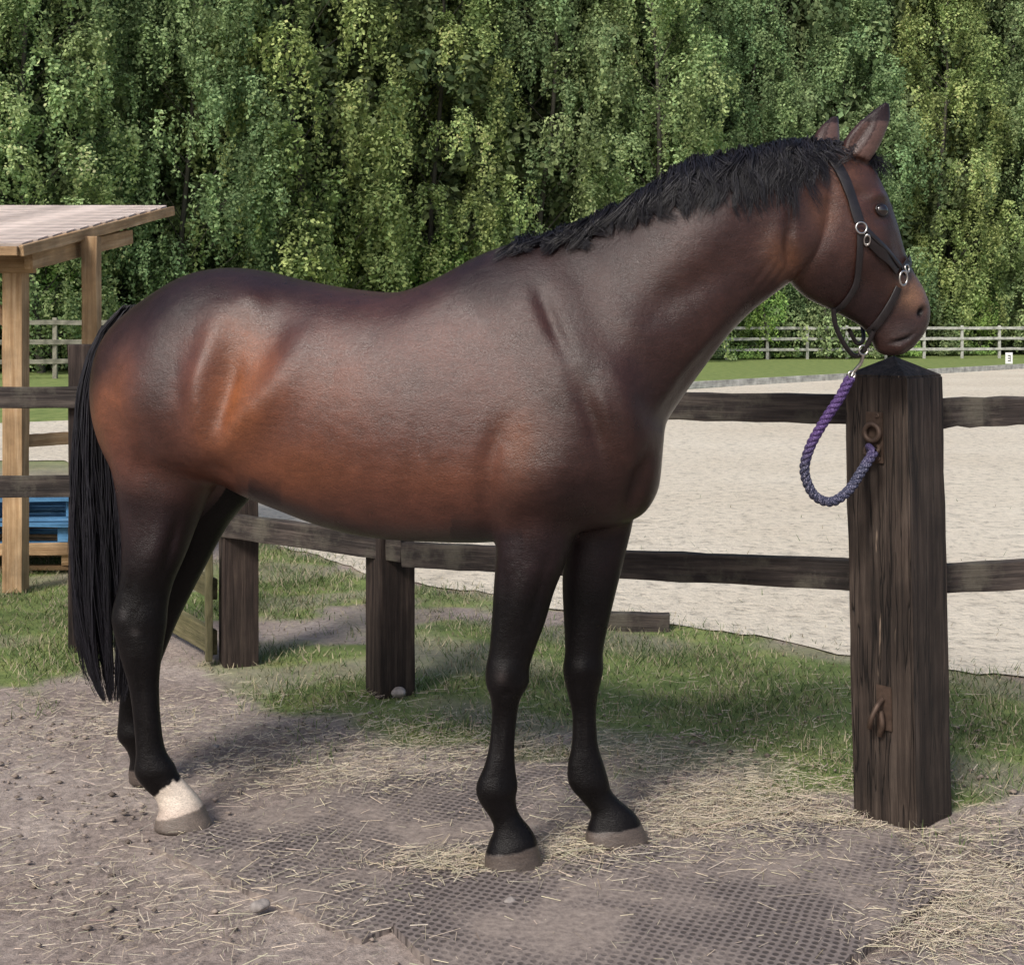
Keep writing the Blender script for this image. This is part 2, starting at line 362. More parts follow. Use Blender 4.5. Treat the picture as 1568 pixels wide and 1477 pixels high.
tc=N(nt,'ShaderNodeTexCoord'); mp=N(nt,'ShaderNodeMapping'); mp.inputs['Scale'].default_value=(.28,.8,1); mp.inputs['Rotation'].default_value=(0,.5,0); nt.links.new(tc.outputs['Object'],mp.inputs['Vector'])
n1=noise(nt,520,3,mp.outputs[0],.65); n2=noise(nt,12,5,tc.outputs['Object'],.55); n3=noise(nt,70,4,mp.outputs[0],.6)
bump(nt,b,n1.outputs['Fac'],.55,.0026)
bn=[n for n in nt.nodes if n.type=='BUMP'][0]; b2=N(nt,'ShaderNodeBump'); b2.inputs['Strength'].default_value=.14; b2.inputs['Distance'].default_value=.006
b3=N(nt,'ShaderNodeBump'); b3.inputs['Strength'].default_value=.28; b3.inputs['Distance'].default_value=.015; nt.links.new(n2.outputs['Fac'],b3.inputs['Height']); nt.links.new(b3.outputs['Normal'],b2.inputs['Normal'])
nt.links.new(n3.outputs['Fac'],b2.inputs['Height']); nt.links.new(b2.outputs['Normal'],bn.inputs['Normal'])
rr=ramp(nt,n2.outputs['Fac'],[(.3,(.26,)*3),(.7,(.37,)*3)]); nt.links.new(rr.outputs[0],b.inputs['Roughness'])
ca=[n for n in nt.nodes if n.type=='ATTRIBUTE'][0]
rc=ramp(nt,n1.outputs['Fac'],[(.3,(.62,)*3),(.7,(1.36,)*3)]); rc2=ramp(nt,n3.outputs['Fac'],[(.3,(.85,)*3),(.7,(1.15,)*3)]); rc3=ramp(nt,n2.outputs['Fac'],[(.35,(.86,)*3),(.65,(1.14,)*3)])
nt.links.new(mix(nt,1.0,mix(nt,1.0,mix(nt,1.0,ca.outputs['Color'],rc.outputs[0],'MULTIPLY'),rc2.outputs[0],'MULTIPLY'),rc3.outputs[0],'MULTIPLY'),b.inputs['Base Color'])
sp=N(nt,'ShaderNodeMapRange'); sp.inputs[1].default_value=.004; sp.inputs[2].default_value=.03; sp.inputs[3].default_value=.16; sp.inputs[4].default_value=.52
nt.links.new(ca.outputs['Fac'],sp.inputs[0]); nt.links.new(sp.outputs[0],b.inputs['Specular IOR Level'])
horse=empty('bay_horse')
hb=obj('body',body,M_coat,horse)
bvh=BVHTree.FromPolygons([tuple(v) for v in co],[tuple(p.vertices) for p in body.polygons])
# mane
def surf_push(P,off):
    loc,nn,i,d=bvh.find_nearest(Vector(P))
    if loc is None: return P
    v=Vector(P)-loc
    if v.dot(nn)<off: return np.array(loc+nn*off)
    return P
cr=np.array([(800,374),(850,358),(900,343),(985,299),(1060,256),(1130,240),(1190,226),(1250,222)],float)
hcol=lambda n: np.array([.0060,.0055,.0080])*rng.uniform(.6,2.4,(n,1))
tx=np.sort(np.concatenate([rng.uniform(800,1255,120),rng.uniform(975,1225,110)])); paths=[];rad=[]
for t in tx:
    L0=np.interp(t,[800,840,900,985,1040,1110,1180,1225,1250],[18,30,34,46,68,84,102,60,30])*rng.choice([rng.uniform(.3,.8),rng.uniform(.85,1.3)])
    lean=rng.normal(-2,28); fl_=abs(rng.normal(.009,.013))+.003; hump=abs(rng.normal(.007,.009))+.002
    if 1005<t<1070: hump+=.020*rng.random()
    wa=rng.uniform(4,14); wp=rng.uniform(0,6); ws=rng.uniform(4,10); cv=rng.uniform(.7,1.05)
    for s in range(22):
        dx=rng.normal(0,6); x0=t+dx; y0=np.interp(x0,cr[:,0],cr[:,1]); L=L0*rng.uniform(.75,1.05)
        Dq=Dc(x0); n=lat(x0); side=-1 if rng.random()<.93 else 1
        r0=U(x0,y0+3,Dq)+n*rng.normal(0,.008); K=10; pp=[]; ln=lean+rng.normal(0,2); fly=rng.random()<.08; fa=rng.normal(0,14); hs=rng.uniform(.5,1.2); off0=rng.uniform(.2,1)
        for j in range(K):
            q=j/(K-1); conv=-dx*cv*q**.8+wa*math.sin(q*ws+wp)*q
            if fly: conv+=fa*q
            base=r0+np.array([(ln*q**1.2+conv)*Dq/F,0,hs*hump*math.sin(min(q*2.6,1.0)*math.pi)+ (0.004 if j else 0) - (L*max(0,q-.10))*Dq/F])
            base=base+n*side*(.012+.10*q**.7)*(1 if q>0 else 0)
            o_=.003+(fl_*off0)*(math.sin(q*math.pi*.85)**.7)
            if j>0: base=surf_push(base,o_)
            if j>1:
                loc,nn,i,d=bvh.find_nearest(Vector(base)); mx_=.006+o_+(.012 if fly else 0)
                if d>mx_: base=np.array(loc+(Vector(base)-loc).normalized()*mx_)
            pp.append(base)
        paths.append(pp); r=rng.uniform(.0009,.0018); rad.append([r*(1-.8*(j/(K-1))**1.5) for j in range(K)])
pf=[];rf=[]
for s in range(420):
    x0=rng.uniform(1248,1338); y0=np.interp(x0,[1248,1262,1300,1338],[222,221,226,254]); Dq=Dc(x0); K=10; pp=[]
    L=rng.uniform(15,50); a=rng.uniform(.5,1.3) if x0>1290 else rng.uniform(.5,2.2)
    for j in range(K):
        q=j/(K-1); base=U(x0+math.cos(a)*L*q+4*math.sin(q*4+s),y0-9*math.sin(q*3)+math.sin(a)*L*q,Dq)+lat(x0)*(-.012+.03*math.sin(s*1.7)); base=surf_push(base,.005) if j>0 else base
        pp.append(base)
    paths.append(pp); rad.append([.0014*(1-.8*(j/(K-1))) for j in range(K)])
obj('mane',tubes('mane',np.array(paths),np.array(rad),3,hcol(len(paths))),M_hair,horse)
# tail
ys=np.array([466,500,540,600,700,800,900,980,1040,1080.]); Lx=np.array([190,156,136,120,112,112,116,124,136,158.]); Rx=np.array([226,212,200,190,200,212,220,216,208,192.])
paths=[];rad=[]
for s in range(4600):
    K=16; u=rng.random(); yend=rng.uniform(800,1078) if rng.random()<.35 else rng.uniform(960,1074)
    cl=math.floor(u*11+rng.normal(0,.4)); clump=cl/11+.04; ph=rng.uniform(0,6); dd=rng.normal(0,.032); cph=cl*2.3
    y0=rng.uniform(466,560); pp=[]
    for j in range(K):
        q=j/(K-1); y=y0+(yend-y0)*q; uu=u*(1-.4*q)+clump*.4*q+.03*math.sin(q*7+ph)+.07*math.sin(q*7+cph)*q
        x=np.interp(y,ys,Lx)+(np.interp(y,ys,Rx)-np.interp(y,ys,Lx))*uu
        pp.append(U(x,y,3.985+dd*(.3+q)+.02*math.sin(cph)*q))
    paths.append(pp); r=rng.uniform(.0012,.0024); rad.append([r*(1-.7*(j/(K-1))**2) for j in range(K)])
obj('tail',tubes('tail',np.array(paths),np.array(rad),3,hcol(len(paths))),M_hair,horse)
# eye
def cast(pxx,pyy,side=-1):
    if side<0:
        o=Vector((0,0,CH)); d=(Vector(U(pxx,pyy,3.5))-o).normalized(); loc,nn,i,dd=bvh.ray_cast(o,d)
        if loc: return loc,nn
        loc,nn,i,dd=bvh.find_nearest(Vector(U(pxx,pyy,Dc(pxx)-.05))); return loc,nn
    D=Dc(pxx)+.09; X=(pxx-CX)*D/F; Z=CH-(pyy-HZ)*D/F
    loc,nn,i,d=bvh.ray_cast(Vector((X,D+1.0,Z)),Vector((0,-1,0)))
    return (loc,nn) if loc else (Vector((X,D,Z)),Vector((0,side,0)))
M_eye,nt,b=base_mat('eye_gloss',.04,1.0); b.inputs['Base Color'].default_value=(.008,.004,.003,1)
for sd in (-1,1):
    loc,nn=cast(1349 if sd<0 else 1344,322,sd); bm=bmesh.new(); bmesh.ops.create_uvsphere(bm,u_segments=24,v_segments=16,radius=.022)
    me=bpy.data.meshes.new('eye'); bm.to_mesh(me); bm.free(); me.polygons.foreach_set('use_smooth',[True]*len(me.polygons))
    o=obj('eye_near' if sd<0 else 'eye_off',me,M_eye,horse); o.location=loc-nn*.004; o.scale=(1,.8,.85)
    nn=np.array(nn); t1=np.cross(nn,[0,0,1]); t1/=np.linalg.norm(t1); t2=np.cross(t1,nn)
    P=[np.array(loc)+t1*math.cos(a)*.024+t2*math.sin(a)*.016+nn*.003 for a in np.linspace(0,math.pi*2,24)]
    obj('eyelid',tubes('eyelid',np.array([P]),np.full((1,24),.0036),6,np.array([[.014,.009,.008]])),M_hair,horse)

# ---------------------------------------------------------------- halter
halter=empty('leather_halter')
def ribbon(name,L,Nn,width,th=.0045):
    T=np.gradient(L,axis=0); T/=np.linalg.norm(T,axis=1,keepdims=True); W=np.cross(T,Nn); W/=np.linalg.norm(W,axis=1,keepdims=True)
    n=len(L); V=[]
    prof=[(-.5,-.5),(-.5,.2),(-.42,.5),(.42,.5),(.5,.2),(.5,-.5)]
    for i in range(n):
        for a,c in prof: V.append(L[i]+W[i]*a*width+Nn[i]*c*th)
    f=[]
    for i in range(n-1):
        for k in range(6): f.append((i*6+k,i*6+(k+1)%6,(i+1)*6+(k+1)%6,(i+1)*6+k))
    return obj(name,new_mesh(name,V,f,4,True),M_leather,halter)
def strap(name,pts,width,off=.006):
    S=cat([(*p,0) for p in pts],8)[:, :2]; L=[];Nn=[]
    for p in S:
        loc,nn=cast(p[0],p[1]); L.append(np.array(loc));Nn.append(np.array(nn))
    L=np.array(L);Nn=np.array(Nn)
    for _ in range(4):
        L[1:-1]=(L[:-2]+L[1:-1]*2+L[2:])/4; Nn[1:-1]=(Nn[:-2]+Nn[1:-1]*2+Nn[2:])/4
    Nn/=np.linalg.norm(Nn,axis=1,keepdims=True)
    return ribbon(name,L+Nn*off,Nn,width)
strap('crown_strap',[(1243,222),(1268,238),(1290,270),(1304,308),(1314,340)],.030)
strap('cheek_strap',[(1320,356),(1340,376),(1358,396),(1372,414)],.030)
strap('cheek_strap_lower',[(1322,352),(1350,380),(1374,408)],.014,off=.011)
strap('throat_strap',[(1316,358),(1314,400),(1308,438),(1290,466),(1278,474)],.018)
strap('noseband_front',[(1380,416),(1388,404),(1391,394)],.028)
strap('noseband_side',[(1374,440),(1364,462),(1348,488),(1332,508)],.022)
def ringobj(name,c,nrm,R,r,mat,parent,sx=1,sz=1):
    bm=bmesh.new(); n=28;m=8; vs=[]
    for i in range(n):
        a=2*math.pi*i/n
        for j in range(m):
            b_=2*math.pi*j/m; q=R+r*math.cos(b_); vs.append(bm.verts.new((q*math.cos(a)*sx,r*math.sin(b_),q*math.sin(a)*sz)))
    for i in range(n):
        for j in range(m): bm.faces.new((vs[i*m+j],vs[((i+1)%n)*m+j],vs[((i+1)%n)*m+(j+1)%m],vs[i*m+(j+1)%m]))
    bmesh.ops.recalc_face_normals(bm,faces=bm.faces)
    me=bpy.data.meshes.new(name); bm.to_mesh(me); bm.free(); me.polygons.foreach_set('use_smooth',[True]*len(me.polygons))
    o=obj(name,me,mat,parent); o.location=Vector(c); q=Vector((0,-1,0)).rotation_difference(Vector(nrm)); o.rotation_mode='QUATERNION'; o.rotation_quaternion=q
    return o
for i,(a,b_,R,sx,sz) in enumerate([(1316,350,.015,1,1),(1378,426,.015,1,1.3),(1326,366,.010,.8,1.4),(1383,412,.010,1,1)]):
    loc,nn=cast(a,b_); ringobj('halter_ring_%d'%(i+1),np.array(loc)+np.array(nn)*.012,nn,R,.0028,M_steel,halter,sx,sz)
def curve_tube(name,pts,r,mat,parent,ns=8,sub=10):
    S=cat(pts,sub); return obj(name,tubes(name,np.array([S]),np.full((1,len(S)),r),ns),mat,parent)
curve_tube('chin_strap',[tuple(U(1276,472,3.53)),tuple(U(1280,500,3.55)),tuple(U(1296,532,3.58)),tuple(U(1312,545,3.62)),tuple(U(1328,528,3.6)),tuple(U(1338,506,3.58))],.007,M_leather,halter)
curve_tube('jaw_strap',[tuple(U(1300,505,3.56)),tuple(U(1312,525,3.6)),tuple(U(1322,520,3.64)),tuple(U(1320,495,3.68))],.006,M_leather,halter)
ringobj('chin_ring',U(1322,536,3.6),(0.2,-1,0),.013,.0028,M_steel,halter)

# ---------------------------------------------------------------- lead rope
rope=empty('purple_lead_rope')
curve_tube('snap_hook',[tuple(U(1322,542,3.6)),tuple(U(1318,556,3.61)),tuple(U(1308,568,3.62)),tuple(U(1304,576,3.62))],.005,M_steel,rope)
ringobj('snap_ring',U(1304,574,3.62),(.2,-1,0),.010,.003,M_steel,rope)
Rp=[(1302,578,3.62),(1285,610,3.63),(1262,645,3.65),(1240,685,3.67),(1232,722,3.69),(1246,757,3.70),(1272,768,3.71),(1298,752,3.72),(1320,720,3.73),(1338,692,3.75)]
S=cat([tuple(U(*p)) for p in Rp],40)
seg=np.linalg.norm(np.diff(S,axis=0),axis=1); s=np.concatenate([[0],np.cumsum(seg)]); n=520; ss=np.linspace(0,s[-1],n)
Sx=np.stack([np.interp(ss,s,S[:,i]) for i in range(3)],1); T=np.gradient(Sx,axis=0);T/=np.linalg.norm(T,axis=1,keepdims=True)
A=np.cross(T,[0,1,0]);A/=np.linalg.norm(A,axis=1,keepdims=True);B=np.cross(T,A)
strands=[]
for kx in range(3):
    ph=ss*2*math.pi/.055+kx*2*math.pi/3
    strands.append(Sx+.0068*(np.cos(ph)[:,None]*A+np.sin(ph)[:,None]*B))
M_rope,nt,b=base_mat('purple_rope_fibre',.75,.2)
tc=N(nt,'ShaderNodeTexCoord'); n1=noise(nt,350,3,tc.outputs['Object']); sp=N(nt,'ShaderNodeSeparateXYZ'); nt.links.new(tc.outputs['Object'],sp.inputs[0])
r1=ramp(nt,n1.outputs['Fac'],[(.35,(.03,.016,.06)),(.55,(.10,.055,.18)),(.72,(.22,.17,.32))])
r2=ramp(nt,n1.outputs['Fac'],[(.35,(.012,.014,.03)),(.55,(.045,.05,.09)),(.68,(.35,.33,.42))])
mr=N(nt,'ShaderNodeMapRange'); mr.inputs[1].default_value=1.15; mr.inputs[2].default_value=1.05; nt.links.new(sp.outputs[2],mr.inputs[0])
nt.links.new(mix(nt,mr.outputs[0],r1.outputs[0],r2.outputs[0]),b.inputs['Base Color']); bump(nt,b,n1.outputs['Fac'],.6,.002)
obj('rope_strands',tubes('rope_strands',np.array(strands),np.full((3,n),.0080),8),M_rope,rope)

# ================================================================ POST AND FENCES
tp=empty('wooden_tie_post')
c0=np.array([1.168,3.905]); side=.208; hp=1.335
a=math.radians(43); bm=bmesh.new(); segs=14; rings=[]
for i in range(segs+1):
    z=-.05+(hp-.03+.05)*i/segs; lean=-.028*(z/1.3); r=[]
    for (u_,v_) in ((-1,-1),(1,-1),(1,1),(-1,1)):
        x=(u_*math.cos(a)-v_*math.sin(a))*side/2; y=(u_*math.sin(a)+v_*math.cos(a))*side/2
        r.append(bm.verts.new((c0[0]+lean+x+random.gauss(0,.0010),c0[1]+y+random.gauss(0,.0010),z)))
    rings.append(r)
for i in range(segs):
    for k_ in range(4): bm.faces.new((rings[i][k_],rings[i][(k_+1)%4],rings[i+1][(k_+1)%4],rings[i+1][k_]))
apx=bm.verts.new((c0[0]-.028,c0[1],1.363))
for k_ in range(4): bm.faces.new((rings[-1][k_],rings[-1][(k_+1)%4],apx))
bmesh.ops.recalc_face_normals(bm,faces=[f for f in bm.faces])
edg=[e for e in bm.edges if len(e.link_faces)==2 and e.calc_face_angle(0)>1.0]
bmesh.ops.bevel(bm,geom=edg,offset=.005,segments=2,affect='EDGES')
me=bpy.data.meshes.new('post'); bm.to_mesh(me); bm.free()
def vwood(name,c1,c2,c3):
    m,nt,b=base_mat(name,.75,.3); tc=N(nt,'ShaderNodeTexCoord'); mp=N(nt,'ShaderNodeMapping'); mp.inputs['Scale'].default_value=(26,26,1.1); nt.links.new(tc.outputs['Object'],mp.inputs['Vector'])
    n1=noise(nt,2.2,9,mp.outputs[0],.68); r=ramp(nt,n1.outputs['Fac'],[(.3,c1),(.5,c2),(.75,c3)])
    n2=noise(nt,3,5,tc.outputs['Object'],.6); r2=ramp(nt,n2.outputs['Fac'],[(.35,(.6,)*3),(.65,(1.25,)*3)])
    c=mix(nt,1.0,r.outputs[0],r2.outputs[0],'MULTIPLY')
    mpc=N(nt,'ShaderNodeMapping'); mpc.inputs['Scale'].default_value=(34,34,1.0); nt.links.new(tc.outputs['Object'],mpc.inputs['Vector'])
    nc=noise(nt,1.0,3,mpc.outputs[0],.5); rc=ramp(nt,nc.outputs['Fac'],[(.485,(1,1,1)),(.5,(0,0,0)),(.515,(1,1,1))])
    c=mix(nt,1.0,c,mix(nt,.8,(1.,1.,1.),rc.outputs[0]),'MULTIPLY')
    mp3=N(nt,'ShaderNodeMapping'); mp3.inputs['Scale'].default_value=(30,30,2.5); nt.links.new(tc.outputs['Object'],mp3.inputs['Vector'])
    n3=noise(nt,1.3,4,mp3.outputs[0]); r3=ramp(nt,n3.outputs['Fac'],[(.70,(0,0,0)),(.73,(1,1,1))]); c=mix(nt,r3.outputs[0],c,(.20,.15,.11))
    nt.links.new(c,b.inputs['Base Color']) 
    mp2=N(nt,'ShaderNodeMapping'); mp2.inputs['Scale'].default_value=(70,70,1.3); nt.links.new(tc.outputs['Object'],mp2.inputs['Vector'])
    n4=noise(nt,1.6,6,mp2.outputs[0],.7); am=N(nt,'ShaderNodeMath',operation='ADD'); nt.links.new(n4.outputs['Fac'],am.inputs[0]); nt.links.new(rc.outputs[0],am.inputs[1])
    bump(nt,b,am.outputs[0],.9,.007); return m
M_post=vwood('post_wood',(.014,.010,.009),(.045,.032,.025),(.105,.080,.064))
obj('post',me,M_post,tp)
nl=Vector((math.cos(a+math.pi),math.sin(a+math.pi),0)); tl=Vector((-nl.y,nl.x,0))
def onface(u_,z): 
    lean=-.028*(z/1.3); return Vector((c0[0]+lean,c0[1],z))+nl*(side/2+.002)+tl*u_
def plate(name,u_,z,wd,ht,th,mat):
    bm=bmesh.new(); bmesh.ops.create_cube(bm,size=1)
    for v in bm.verts:
        q=v.co.copy(); v.co=onface(u_+q.x*wd,z+q.z*ht)+nl*(th*(q.y+.5))
    bmesh.ops.recalc_face_normals(bm,faces=bm.faces); bmesh.ops.bevel(bm,geom=list(bm.edges),offset=.0018,segments=2,affect='EDGES')
    me=bpy.data.meshes.new(name); bm.to_mesh(me); bm.free(); return obj(name,me,mat,tp)
plate('ring_plate',.0,1.125,.055,.15,.006,M_rust)
ringobj('tie_ring',onface(0,1.14)+nl*.018,nl,.024,.008,M_rust,tp)
ringobj('tie_ring_lower',onface(0,1.09)+nl*.022,(nl*.5+Vector((0,0,.6))).normalized(),.022,.006,M_rust,tp)
plate('hook_plate',.012,.335,.05,.13,.006,M_rust)
curve_tube('hook',[tuple(onface(.01,.36)+nl*.01),tuple(onface(.01,.345)+nl*.04),tuple(onface(.0,.31)+nl*.055),tuple(onface(-.015,.28)+nl*.04),tuple(onface(-.025,.295)+nl*.02)],.008,M_rust,tp)
curve_tube('hook_tail',[tuple(onface(.01,.33)+nl*.02),tuple(onface(.015,.29)+nl*.022),tuple(onface(.0,.255)+nl*.012)],.009,M_rust,tp)
for zz in (1.19,1.065): ringobj('bolt',onface(.012,zz)+nl*.007,nl,.004,.004,M_rust,tp)
R2=[tuple(U(1338,692,3.75)),tuple(np.array(onface(-.005,1.10)+nl*.03)),tuple(np.array(onface(.005,1.075)+nl*.035)),tuple(np.array(onface(-.02,1.05)+nl*.03)),tuple(U(1310,738,3.72))]
curve_tube('rope_end',R2,.010,M_rope,rope)

fence=empty('wooden_fence')
P1=(-1.185,5.66); P2=(-.485,5.19)
def post(name,p,w_,h_,mat,parent,roll=.6):
    return beam(name,(p[0],p[1],-.05),(p[0],p[1],h_),w_,w_,mat,parent,roll=roll,seg=10)
post('post_1',P1,.15,1.18,M_dark,fence,.35); post('post_2',P2,.15,1.2,M_dark,fence,.5)
beam('lower_rail_1',(-1.26,5.60,.605),(-.42,5.08,.585),.045,.10,M_rail,fence,seg=14)
beam('lower_rail_2',(-.42,5.08,.565),(1.10,4.02,.685),.045,.095,M_rail,fence,seg=20)
beam('upper_rail_1',(-1.26,5.60,1.12),(-.42,5.08,1.16),.045,.10,M_rail,fence,seg=14)
beam('upper_rail_2',(-.42,5.08,1.16),(1.10,4.02,1.195),.045,.092,M_rail,fence,seg=20)
beam('upper_rail_3',(1.16,3.99,1.185),(2.6,4.2,1.20),.045,.088,M_rail,fence,seg=36,jit=.0028)
beam('lower_rail_3',(1.16,3.99,.675),(2.6,4.2,.70),.045,.088,M_rail,fence,seg=20)
post('post_3',(2.65,4.2),.15,1.25,M_dark,fence,.3)
lf=empty('wooden_fence.001')
post('post_1',(-1.93,5.92),.14,1.37,M_dark,lf,.2)
beam('upper_rail',(-1.9,5.83,1.135),(-4.5,5.55,1.14),.045,.095,M_rail,lf,seg=20)
beam('lower_rail',(-1.9,5.83,.74),(-4.5,5.55,.75),.045,.095,M_rail,lf,seg=20)
post('post_2',(-4.5,5.6),.14,1.3,M_dark,lf,.2)
gt=empty('low_wooden_gate')
beam('upper_board',(-1.28,5.62,.32),(-1.62,6.15,.33),.03,.09,M_green,gt)
beam('lower_board',(-1.28,5.62,.09),(-1.75,6.3,.11),.03,.11,M_green,gt)
beam('upright',(-1.30,5.60,.02),(-1.30,5.60,.50),.065,.03,M_green,gt,roll=.3)
beam('far_upright',(-1.75,6.27,.02),(-1.75,6.27,.5),.065,.03,M_green,gt,roll=.3)
e=G(980,962); beam('timber_edging',(e[0]-.35,e[1]+.05,.03),(e[0]+.14,e[1]-.02,.03),.07,.09,M_rail,None)

# ---------------------------------------------------------------- shelter
sh=empty('timber_field_shelter')
beam('front_post',(-2.72,7.16,0),(-2.72,7.16,1.86),.11,.11,M_light,sh,roll=0)
beam('rear_post',(-2.43,7.55,0),(-2.43,7.55,1.97),.09,.09,M_light,sh,roll=0)
beam('front_post_left',(-5.2,7.16,0),(-5.2,7.16,1.86),.11,.11,M_light,sh,roll=0)
beam('rear_post_left',(-5.2,8.5,0),(-5.2,8.5,2.15),.09,.09,M_light,sh,roll=0)
beam('front_beam',(-2.6,7.12,1.80),(-5.4,7.12,1.80),.05,.12,M_light,sh)
beam('side_beam',(-2.60,7.02,1.80),(-2.43,8.3,2.02),.05,.09,M_light,sh)
beam('side_rail',(-2.74,7.22,.815),(-2.46,7.50,.815),.03,.07,M_light,sh)
beam('side_rail_low',(-2.46,7.6,.16),(-3.3,7.55,.16),.03,.07,M_light,sh)
beam('brace',(-2.75,7.2,1.45),(-3.1,7.2,1.78),.05,.07,M_light,sh)
nb=12
for i in range(nb):
    t=(i+.5)/nb; ya=6.85;yb=8.75;za=1.875;zb=2.25; L_=math.hypot(yb-ya,zb-za)/nb
    y0=ya+(yb-ya)*t; z0=za+(zb-za)*t; xr=-2.58+.28*t
    o=beam('roof_board_%d'%(i+1),(xr,y0,z0),(-6.2,y0,z0),L_*.97,.024,M_roof,sh,jit=.001,bev=.003)
    o.matrix_world=o.matrix_world@Matrix.Rotation(-math.atan2(zb-za,yb-ya),4,'X')
beam('rake_board',(-2.565,6.83,1.845),(-2.285,8.8,2.23),.03,.06,M_light,sh)
beam('eave_board',(-2.58,6.82,1.845),(-6.2,6.82,1.845),.025,.05,M_light,sh)
def pallet(x,y,z,mat,rot,parent):
    c,s_=math.cos(rot),math.sin(rot); tr=lambda a_,b_,z_:(x+a_*c-b_*s_,y+a_*s_+b_*c,z+z_)
    for i in range(7): beam('top_slat_%d'%i,tr(-.6,-.5+i/6.,.13),tr(.6,-.5+i/6.,.13),.10,.02,mat,parent,bev=.002,seg=3)
    for i in range(3):
        beam('bottom_slat_%d'%i,tr(-.6,-.45+i*.45,.01),tr(.6,-.45+i*.45,.01),.10,.02,mat,parent,bev=.002,seg=3)
        for j in range(3): beam('block_%d_%d'%(i,j),tr(-.6+j*.53,-.45+i*.45,.07),tr(-.46+j*.53,-.45+i*.45,.07),.10,.09,mat,parent,bev=.003,seg=1)
ps=empty('pallet_stack')
pallet(-3.15,8.2,0.01,M_light,.05,ps); pallet(-3.12,8.22,.155,M_blue,-.04,ps); pallet(-3.13,8.2,.30,M_blue,.06,ps)

# ---------------------------------------------------------------- far fences
def railfence(name,p0,p1,h,mat,sp=1.85,rails=(.35,.75,1.15),t=.09):
    e=empty(name); p0=np.array(p0);p1=np.array(p1); L=np.linalg.norm(p1-p0); n=int(L/sp)
    for i in range(n+1):
        p=p0+(p1-p0)*i/n; beam('post_%d'%(i+1),(p[0],p[1],-.05),(p[0],p[1],h),.12,.12,mat,e,seg=1,bev=.01)
    dv=(p1-p0)/L; nn=np.array([dv[1],-dv[0]]); nn=nn if nn[1]<0 else -nn; q0=p0+nn*.085;q1=p1+nn*.085
    for j,z in enumerate(rails): beam('rail_%d'%(j+1),(q0[0],q0[1],z*h/1.25),(q1[0],q1[1],z*h/1.25),.04,t,mat,e,seg=40,jit=.006,bev=.005)
railfence('paddock_fence',(2,56),(30,62),1.5,M_grey,sp=1.85,t=.12)
railfence('paddock_fence.001',(-20,33),(-2,42),1.7,M_greydk,sp=2.0,t=.13)
mk=empty('arena_marker_sign'); g=G(1545,557)
beam('board',(g[0]-.14,g[1],.22),(g[0]+.14,g[1],.22),.03,.44,M_white,mk,seg=1,bev=.01)
for zz in (.12,.22,.32): beam('digit_bar',(g[0]-.05,g[1]-.022,zz),(g[0]+.05,g[1]-.022,zz),.01,.03,M_black,mk,seg=1,bev=.001)
beam('digit_side',(g[0]+.045,g[1]-.022,.1),(g[0]+.045,g[1]-.022,.34),.03,.01,M_black,mk,seg=1,bev=.001)

# ================================================================ GROUND
def inpoly(X,Y,poly):
    ins=np.zeros(X.shape,bool); n=len(poly)
    for i in range(n):
        x1,y1=poly[i];x2,y2=poly[(i+1)%n]
        c=((y1>Y)!=(y2>Y))&(X<(x2-x1)*(Y-y1)/((y2-y1) if y2!=y1 else 1e-9)+x1); ins^=c
    return ins
GP=[[G(*p) for p in poly] for poly in (
 [(330,1078),(480,1112),(700,1138),(860,1152),(1000,1178),(1200,1228),(1320,1240),(1480,1235),(1800,1235),(1900,1060),(1568,1040),(1300,998),(960,950),(800,960),(640,955),(560,985),(400,990),(300,1030)],
 [(-600,1050),(60,1052),(150,1030),(150,880),(-600,850)],
 [(380,820),(560,885),(760,918),(940,938),(930,948),(640,925),(400,950),(250,960),(150,900),(120,760),(-300,760),(-600,850),(300,900)],
)]
def grassw(X,Y,jit=.10,n=10):
    r=np.random.default_rng(3); a=np.zeros(X.shape)
    nzx=.08*np.sin(X*7+np.sin(Y*5)*2)+.05*np.sin(X*17+Y*11); nzy=.10*np.sin(Y*6+np.sin(X*6)*2)+.06*np.sin(Y*19-X*9)
    for i in range(n):
        ox,oy=r.normal(0,jit,2); q=np.zeros(X.shape,bool)
        for p in GP: q|=inpoly(X+ox+nzx,Y+oy*1.6+nzy,p)
        a+=q
    a/=n
    worn=.5+.5*np.sin(X*2.9+1.3*np.sin(Y*4.1+X))*np.sin(Y*3.7+1.1*np.sin(X*3.3)); a*=.5+.5*sm(.2,.55,worn)
    far=sm(11,16,Y); return np.maximum(a,far)
gx=np.unique(np.concatenate([np.linspace(-400,-40,14),np.linspace(-40,-5,36),np.arange(-5,5,.045),np.linspace(5,40,36),np.linspace(40,400,14)]))
gy=np.unique(np.concatenate([np.linspace(-60,1.5,16),np.arange(1.5,9,.05),np.linspace(9,30,70),np.linspace(30,90,31),np.linspace(90,800,16)]))
XX,YY=np.meshgrid(gx,gy); W=grassw(XX,YY)
near=(sm(14,9,YY)); ZZ=-.006+near*(.0035*np.sin(XX*9+np.sin(YY*7))*np.sin(YY*11+2)+.0018*np.sin(XX*31+YY*23)); ZZ=np.minimum(ZZ,-.001)
nyy,nxx=XX.shape; V=np.stack([XX,YY,ZZ],-1).reshape(-1,3); id_=np.arange(nxx*nyy).reshape(nyy,nxx)
f=np.stack([id_[:-1,:-1],id_[:-1,1:],id_[1:,1:],id_[1:,:-1]],-1).reshape(-1,4)
me=new_mesh('ground',V,f,4,True); add_color(me,'Grass',np.repeat(W.reshape(-1,1),3,1))
M_ground,nt,b=base_mat('dirt_and_grass',.9,.2)
tc=N(nt,'ShaderNodeTexCoord'); O=tc.outputs['Object']
